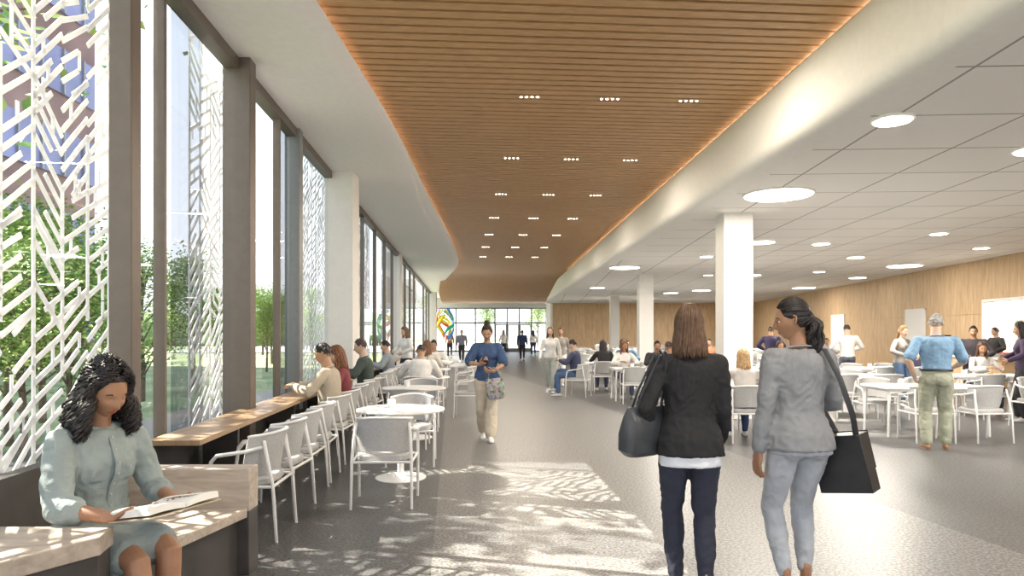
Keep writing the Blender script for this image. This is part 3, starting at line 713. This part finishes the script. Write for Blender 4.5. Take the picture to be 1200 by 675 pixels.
    if fit.get('buttons'):
        pts=[]
        for q in range(9):
            d_=.06+.05*q; yy=float(np.interp(d_,ds,ry)+np.interp(d_,ds,yo))+to+.006+.022*math.exp(-((d_-.325)/.06)**2); pts.append(spn(d_)+f2*yy)
        cl_.tube(pts,[(.014,.004)]*len(pts),0,8,side=X1)
        for p_ in pts: cl_.ell(p_+f2*.005,(.006,.004,.006),1,nu=8,nv=6)
        bp_=[]
        for j in range(20):
            a=2*math.pi*j/20; bp_.append(spn(.13)+X1*(.130+to)*math.cos(a)+f2*(.094+to)*math.sin(a))
        cl_.tube(bp_,[(.012,.012)]*20,0,8,closed=True)
    if fit.get('belt'):
        bp_=[]
        for j in range(24):
            a=2*math.pi*j/24; bp_.append(spn(.075)+X1*(.154+.016)*math.cos(a)+f2*(.112+.018)*math.sin(a))
        cl_.tube(bp_,[(.012,.02)]*24,2,8,closed=True)
    cl_.obj('collar',[cloth(fit.get('collar',tk)),M_cf,M_black],E,ang=180)
    sh=MB(); smt=cloth(fit.get('shoe',(.6,.6,.6)),.5)
    for s,k in((-1,'L'),(1,'R')):
        an=leg[s][2]; fy=math.radians(G(k+'fy',-8*s)); fp=math.radians(G(k+'fp',0)); R=Matrix.Rotation(fy,3,'Z')@Matrix.Rotation(fp,3,'X')
        pts=[];rr=[]
        for y,a_,b_ in((-.05,.03,.035),(-.02,.036,.042),(.04,.037,.04),(.10,.043,.028),(.145,.041,.022),(.175,.028,.016)):
            pts.append(an+R@V((0,y,-.08+b_))); rr.append((a_,b_))
        sh.tube(pts,rr,0,12,side=R@V((1,0,0)))
        sole=[an+R@V((0,y,-.074)) for y in(-.065,0,.08,.15,.185)]
        sh.tube(sole,[(.03,.008),(.036,.008),(.042,.008),(.042,.008),(.026,.008)],1,12,side=R@V((1,0,0)),rnd=False)
    sh.obj('shoes',[smt,cloth(fit.get('sole',(.3,.25,.2)))],E,ang=180)
    return E,dict(arm=arm,leg=leg,N=N,P=P,X1=X1,f2=f2,Mh=Mh,spn=spn)
M_black=mat('black_leather',(.025,.027,.032),.35,var=.15,bump=.2,bscale=120)
SK_d=(.36,.19,.112); SK_m=(.46,.27,.17); SK_l=(.64,.44,.33)
sit=dict(pelvis=(0,0,.50),lean=(0,-.02,1),lean2=(0,.14,1),hyaw=-2,hpitch=25,Lf=(-.03,.42,.08),Rf=(.12,.50,.08),Lkp=(.0,.5,1),Rkp=(.0,.5,1),
    Lh=(-.15,.335,.655),Rh=(.17,.36,.655),Lep=(-.55,-.7,-.8),Rep=(.55,-.7,-.8),Lhd=(.55,.8,0),Rhd=(-.55,.8,.05),Lhn=(.25,0,1),Rhn=(-.25,0,1),Lc=.3,Rc=.3)
E,J=person('seated_woman_reading',(-2.10,3.42,-.02),-114,1.12,sit,dict(skin=SK_d,hair=(.014,.010,.010),style='curly',len=.17,nl=125,top=(.30,.355,.355),bottom=(.30,.355,.355),bkind='skirt',sleeve=.66,slw=.012,to=.018,wr=.024,hem=-.08,eyes='down',buttons=True,shoe=(.25,.13,.07)),vox=.008,seed=1)
bkk=MB()
for s in(-1,1):
    R=[]
    for y in(-.12,.12):
        top=[];bot=[]
        for k in range(9):
            x=s*(.002+.165*k/8); t_=k/8; z=.012+.022*math.sin(t_*math.pi*.75)
            top.append(V((x,y,z+.004))); bot.append(V((x,y,z*.35-.004)))
        R.append(top+bot[::-1])
    bkk.loft(R if s>0 else R[::-1],0)
bkk.box(-.175,.175,-.125,.125,-.008,-.003,1)
for s in(-1,1):
    for r in range(7):
        if s==1 and r<5:continue
        bkk.box(s*.085-.055,s*.085+.05,.09-r*.024,.093-r*.024,.036,.0375,2)
bkk.tube([(.05,.0,.038),(.07,.05,.038),(.11,.03,.039),(.12,-.01,.038),(.08,-.03,.039),(.05,0,.039)],.002,2,5)
bo=bkk.obj('open_book',[mat('page_white',(.85,.84,.80),.8,var=.02),mat('book_cover',(.5,.42,.3),.6),mat('ink',(.1,.1,.1),.8)],E)
bo.location=(.01,.475,.665); bo.rotation_euler=(math.radians(10),0,0)
walk=dict(Lf=(-.06,.10,.08),Rf=(.085,-.04,.08),Lh=(-.22,.10,.95),Rh=(.21,.17,.89),Lep=(-.45,-.9,0),Rep=(.05,-1,0),hyaw=-14,hpitch=6,Lhn=(1,.2,0),Rhn=(-1,.2,0),Lc=.8)
E,J=person('woman_in_black_jacket',(PX(808,4.0),4.0,0),-3,1.005,walk,dict(skin=SK_m,hair=(.10,.052,.028),style='long',len=.17,nl=170,r0=.0055,fall=(0,-.20,-1),spread=.012,top=(.016,.016,.019),bottom=(.026,.030,.052),under=(.72,.75,.82),uhem=-.15,uo=.020,hem=-.09,hemx=([-.1,.05],[.018,0]),to=.019,bo=.008,wr=.018,shoe=(.03,.03,.03)),vox=.009,seed=2)
bag=MB(); R=[]
for z,a,b_ in((0,.13,.05),(.03,.165,.07),(.12,.175,.075),(.22,.165,.05),(.28,.15,.018),(.285,.14,.01)):
    R.append([V((b_*math.copysign(abs(math.cos(q))**.7,math.cos(q)),a*math.copysign(abs(math.sin(q))**.6,math.sin(q)),z-.03*math.sin(z*9)*math.cos(q*2)*.3)) for q in [2*math.pi*i/28 for i in range(28)]])
bag.loft(R)
for sx in(-.02,.02): bag.tube([(sx,-.10,.26),(sx+.02,-.085,.38),(sx+.07,-.03,.60),(sx+.075,0,.625),(sx+.07,.03,.6),(sx+.02,.085,.38),(sx,.10,.26)],[(.009,.005)]*7,0,8,side=(0,1,0))
bo=bag.obj('shoulder_bag',[mat('grey_leather',(.05,.055,.065),.3,var=.15,bump=.2,bscale=120)],E); bo.location=(-.275,.02,.83); bo.rotation_euler=(math.radians(0),math.radians(8),math.radians(-52))
st2=dict(Lf=(-.075,.02,.10),Rf=(.075,.06,.10),Lh=(-.235,.03,.80),Rh=(.14,.26,1.08),Lep=(-.1,-1,0),Rep=(.5,-.85,-.3),hyaw=62,hpitch=10,Lhn=(1,.1,0),Rhn=(-.8,-.3,.2),Lc=.35,Rc=1.0,Lfp=-12,Rfp=-12)
E,J=person('woman_in_grey_blazer',(PX(937,4.0),4.0,0),8,1.03,st2,dict(skin=SK_d,hair=(.012,.009,.010),style='pony',anchor=(0,-1,.02),vol=1.5,kick=.02,len=.24,nl=130,top=(.25,.26,.28),bottom=(.42,.45,.50),hem=-.08,hemx=([-.1,.05],[.02,0]),to=.017,bo=.006,wr=.018,blen=.94,shoe=(.35,.14,.05),under=(.38,.40,.45),uhem=-.105,uo=.018),vox=.009,seed=3)
bag=MB()
bag.box(-.05,.05,-.15,.15,0,.33,0); bag.box(.051,.058,-.152,.152,.12,.335,0)
bo=bag.obj('messenger_bag',[M_black],E,bevel=.018); bo.location=(.30,-.02,.60); bo.rotation_euler=(math.radians(-10),math.radians(-8),math.radians(32))
sb=MB(); sb.tube([(.27,-.12,.91),(.22,-.158,1.05),(.16,-.135,1.25),(.10,-.085,1.41),(.09,.0,1.435),(.10,.09,1.39),(.19,.17,1.15),(.29,.09,.91)],[(.018,.004)]*8,0,8,side=(1,.0,0)); sb.obj('bag_strap',[M_black],E)
wk=dict(Lf=(-.06,.20,.085),Rf=(.07,-.20,.12),Rfp=-25,Lkp=(-.05,1,.2),Rkp=(.05,1,.2),Lh=(-.10,.27,1.02),Rh=(.08,.30,1.12),Lep=(-.9,-.3,-.5),Rep=(.9,-.3,-.5),hyaw=0,hpitch=24,Rhd=(-.6,.5,.3),Lhd=(.6,.5,0),Lhn=(.3,-.5,1),Rhn=(-.3,-.5,1),Lc=.6,Rc=.6)
E,J=person('woman_with_phone',(PX(571,9.92),9.92,0),178,.985,wk,dict(skin=SK_m,hair=(.03,.018,.012),style='bun',nl=90,top=(.045,.085,.19),bottom=(.64,.57,.46),sleeve=.45,slw=.02,to=.026,bo=.02,flare=.03,wr=.018,shoe=(.8,.8,.78),sole=(.8,.8,.8),eyes='down',hem=-.05),vox=.010,seed=4)
ph=MB(); ph.box(-.037,.037,-.075,.075,0,.009,0); bo=ph.obj('phone',[mat('phone_black',(.02,.02,.02),.2)],E,bevel=.004); bo.location=(.0,.335,1.14); bo.rotation_euler=(math.radians(30),0,0)
mm,n_,l_,b_=nt('patterned_fabric'); vo=n_.new('ShaderNodeTexVoronoi'); vo.inputs['Scale'].default_value=30; hs=n_.new('ShaderNodeHueSaturation'); hs.inputs['Value'].default_value=.45; hs.inputs['Saturation'].default_value=.5; tc_=n_.new('ShaderNodeTexCoord'); l_.new(tc_.outputs['Object'],vo.inputs['Vector']); l_.new(vo.outputs['Color'],hs.inputs['Color']); l_.new(hs.outputs['Color'],b_.inputs['Base Color'])
tb=MB(); tb.loft([[V((a*math.copysign(abs(math.cos(q))**.6,math.cos(q)),b2*math.copysign(abs(math.sin(q))**.6,math.sin(q)),z)) for q in [2*math.pi*i/20 for i in range(20)]] for z,a,b2 in((0,.10,.035),(.05,.13,.05),(.2,.14,.045),(.30,.13,.012))])
tb.tube([(-.09,0,.29),(-.06,0,.42),(0,0,.46),(.06,0,.42),(.09,0,.29)],.008)
bo=tb.obj('tote_bag',[mm],E); bo.location=(-.15,.26,.62); bo.rotation_euler=(0,.1,.2)
mn=dict(Lf=(-.10,.0,.08),Rf=(.12,.08,.08),Lh=(-.24,.03,.92),Rh=(.20,.24,1.02),Lep=(-.7,-.8,0),Rep=(.6,-.8,0),hyaw=-14,hpitch=8,Lc=.7)
E,J=person('man_in_blue_shirt',(PX(1097,9.05),9.05,0),-22,1.06,mn,dict(sex='m',skin=SK_l,hair=(.30,.29,.28),style='short',nl=90,top=(.20,.34,.50),bottom=(.38,.40,.31),sleeve=.44,slw=.016,to=.012,bo=.014,flare=.008,wr=.018,hem=.055,belt=True,shoe=(.30,.17,.09),bulk=.004),vox=.011,seed=5)
SITP=dict(pelvis=(0,-.02,.55),lean=(0,.0,1),lean2=(0,.12,1),Lf=(-.12,.38,.08),Rf=(.12,.42,.08),Lkp=(0,.5,1),Rkp=(0,.5,1),Lh=(-.18,.33,.84),Rh=(.14,.36,.84),Lep=(-.8,-.4,-.6),Rep=(.8,-.4,-.6),Lhn=(0,0,-1),Rhn=(0,0,-1),hpitch=14)
WALK=dict(Lf=(-.08,.22,.085),Rf=(.08,-.22,.12),Rfp=-25,Lh=(-.25,-.08,.87),Rh=(.25,.18,.90),hpitch=3)
STND=dict(Lf=(-.1,0,.08),Rf=(.11,.06,.08),Lh=(-.2,.22,1.05),Rh=(.2,.25,1.08),Lep=(-.8,-.6,0),Rep=(.8,-.6,0),hpitch=12)
def bg(name,x,D,yaw,P,sc=1,vox=.02,**f):
    f.setdefault('nl',45)
    return person(name,(x,D,0),yaw,sc,P,f,vox,seed=int(abs(x*100)+D))
def ctr(D): return WX(D)+.70
W_=(.78,.77,.75); K_=(.03,.03,.035); NV=(.03,.05,.12)
bg('seated_diner',ctr(8.3),8.3,92,SITP,1.08,.013,skin=SK_m,style='short',sex='m',top=(.46,.40,.32),bottom=K_,hair=(.015,.012,.012))
bg('seated_diner',ctr(9.05)+.02,9.05,110,SITP,1.04,.013,skin=SK_l,style='long',len=.2,top=(.22,.05,.06),hair=(.18,.07,.03),bottom=NV)
bg('seated_diner',ctr(11.3),11.3,100,SITP,1.1,.015,skin=SK_l,style='short',sex='m',top=(.06,.08,.07),hair=(.06,.04,.03))
bg('seated_diner',-1.59,11.82,3,dict(SITP,hpitch=35,lean2=(0,.4,1)),1.05,.015,skin=SK_m,style='short',sex='m',top=W_,hair=(.02,.015,.012))
bg('standing_visitor',PX(476,17.3),17.3,130,STND,1.0,.017,skin=SK_l,style='long',top=W_,hair=(.15,.08,.04),bottom=K_)
bg('seated_diner',ctr(14.8),14.8,100,SITP,1.05,.018,skin=SK_l,style='short',sex='m',top=(.3,.33,.36))
bg('seated_diner',-1.82,14.62,3,SITP,1.05,.018,skin=SK_l,style='long',top=(.7,.66,.6),hair=(.2,.1,.05))
bg('seated_diner',-1.85,16.18,183,SITP,1.05,.018,skin=SK_m,style='short',sex='m',top=W_)
bg('walking_visitor',PX(645,17.7),17.7,170,WALK,1.0,.016,skin=SK_l,style='long',len=.22,top=W_,bottom=(.42,.45,.42),hair=(.16,.08,.04),shoe=W_)
bg('walking_visitor',PX(657,20),20,170,WALK,1.0,.018,skin=SK_m,style='pony',top=(.3,.28,.26),bottom=W_,hair=(.1,.05,.03))
bg('walking_visitor',PX(612,38),38,0,WALK,1.0,.022,skin=SK_m,sex='m',top=NV,bottom=K_)
bg('walking_visitor',PX(590,42),42,180,WALK,1.0,.022,skin=SK_m,top=W_,bottom=K_,style='long')
bg('walking_visitor',PX(541,36),36,180,WALK,1.0,.022,skin=SK_l,sex='m',top=(.2,.2,.25),bottom=K_)
bg('walking_visitor',PX(527,42),42,10,WALK,1.0,.022,skin=SK_l,top=(.35,.1,.1),bottom=K_,style='long')
bg('walking_visitor',PX(625,46),46,10,WALK,1.0,.022,skin=SK_l,top=W_,bottom=NV,style='long')
bg('seated_diner',1.55,16.6,70,dict(SITP,Rf=(.05,.5,.18),pelvis=(0,0,.55)),1.05,.016,skin=SK_l,sex='m',style='short',top=(.05,.06,.12),bottom=(.08,.14,.27)); chair(1.6,16.6,70)
bg('seated_diner',3.35,9.84,-4,SITP,1.0,.013,skin=SK_l,style='long',len=.2,top=(.62,.58,.55),hair=(.50,.33,.17),bottom=NV)
bg('standing_visitor',PX(1000,16.9),17.2,-10,STND,1.04,.016,skin=SK_l,sex='m',top=W_,hair=(.03,.02,.015),bottom=(.12,.13,.17))
bg('standing_visitor',PX(1058,14.4),14.45,200,STND,1.0,.014,skin=SK_l,style='pony',top=(.33,.31,.29),hair=(.25,.14,.06),bottom=(.10,.17,.30))
bg('standing_visitor',PX(1146,14.3),14.45,150,STND,1.0,.014,skin=SK_m,style='short',sex='m',top=(.06,.05,.06),bottom=K_)
bg('standing_visitor',PX(1192,12),11.85,60,STND,1.02,.013,skin=SK_m,style='long',top=(.05,.03,.07),bottom=K_,hair=(.02,.012,.01))
bg('standing_visitor',PX(905,19.9),20.0,-20,STND,1.02,.017,skin=SK_m,sex='m',top=(.04,.03,.08),bottom=K_)
bg('serving_staff',RX(18.6)-.45,18.6,90,STND,1.0,.017,skin=SK_m,sex='m',top=(.03,.03,.03),bottom=K_)
TL=[(a,b) for a,b in TAB if 13<=b<=25]
rp=random.Random(5)
spec=[(0,15.8,1,-.4,W_,'long','f',(.2,.09,.04)),(0,15.8,1,.4,K_,'short','m',(.03,.02,.02)),(0,15.8,-1,.4,(.2,.22,.3),'short','m',(.05,.03,.02)),(1,15.8,1,.4,(.3,.1,.1),'long','f',(.05,.03,.02)),(1,18.6,-1,.4,W_,'short','m',(.04,.03,.02)),
    (0,18.6,1,.4,(.1,.2,.3),'short','m',(.03,.02,.02)),(0,18.6,-1,-.4,K_,'long','f',(.03,.02,.02)),(1,21.5,1,.4,(.5,.2,.1),'short','m',(.03,.02,.02)),(0,21.5,1,.4,(.55,.5,.45),'long','f',(.1,.05,.03)),(2,18.6,1,-.4,(.15,.15,.2),'long','f',(.03,.02,.01)),(2,15.8,-1,.4,(.06,.06,.1),'short','m',(.03,.02,.01)),(2,24.6,1,.4,(.4,.4,.45),'short','m',(.1,.06,.03)),(1,13.1,1,.4,W_,'long','f',(.1,.05,.03)),(2,13.1,1,-.4,(.1,.1,.13),'short','m',(.03,.02,.02))]
for idx,D,sgn,sx,c,st,sex,hc in spec:
    tt=sorted([a for a,b in TL if abs(b-D)<.1])
    if idx>=len(tt): continue
    bg('seated_diner',tt[idx]+sx,D+.68*sgn,180 if sgn>0 else 0,dict(SITP,hyaw=rp.uniform(-30,30)),1.03,.019,skin=rp.choice([SK_l,SK_m,SK_d]),style=st,sex=sex,top=c,hair=hc)
# ---------------------------------------------------------------- light, sky, camera
w=bpy.data.worlds.new('sky'); scene.world=w; w.use_nodes=True; n=w.node_tree.nodes; l=w.node_tree.links
tc=n.new('ShaderNodeTexCoord'); sx=n.new('ShaderNodeSeparateXYZ'); cr=n.new('ShaderNodeValToRGB'); e=cr.color_ramp.elements
e[0].position=.0; e[0].color=(.97,.98,1,1); e[1].position=.9; e[1].color=(.58,.74,.96,1)
l.new(tc.outputs['Generated'],sx.inputs[0]); l.new(sx.outputs['Z'],cr.inputs['Fac']); l.new(cr.outputs['Color'],n['Background'].inputs['Color']); n['Background'].inputs['Strength'].default_value=1.8
sd=bpy.data.lights.new('sun','SUN'); sd.energy=17; sd.angle=math.radians(.35); sd.color=(1,.91,.77)
so_=bpy.data.objects.new('sun',sd); scene.collection.objects.link(so_); so_.rotation_euler=V((1,-.28,-1.07)).to_track_quat('-Z','Y').to_euler()
def area(name,loc,sx_,sy_,en,col=(1,.92,.81),rz=0):
    d=bpy.data.lights.new(name,'AREA'); d.shape='RECTANGLE'; d.size=sx_; d.size_y=sy_; d.energy=en; d.color=col
    o=bpy.data.objects.new(name,d); scene.collection.objects.link(o); o.location=loc; o.rotation_euler=(0,0,rz)
for X,D,en in ((3.9,10.5,170),(7.5,7,230),(7.5,14,240),(4.8,20,260),(9.5,20,300),(6,30,330),(11,32,360),(6,42,300),(12,44,300),(7,1,200)):
    area('ceiling_light',(X,D,3.66),.8,.8,en)
for k in range(6):
    D=2.5+5*k; area('downlight',(1.1-.075*(D-8.65),D,4.5),2.2,.08,100,(1,.88,.72))
cam=bpy.data.cameras.new('camera'); co=bpy.data.objects.new('camera',cam); scene.collection.objects.link(co)
cam.sensor_width=36; cam.lens=24; cam.shift_y=.04375; cam.clip_start=.05; cam.clip_end=500
co.location=(0,0,1.55); co.rotation_euler=(math.radians(90),0,0); scene.camera=co
scene.view_settings.view_transform='Standard'; scene.view_settings.exposure=0.33
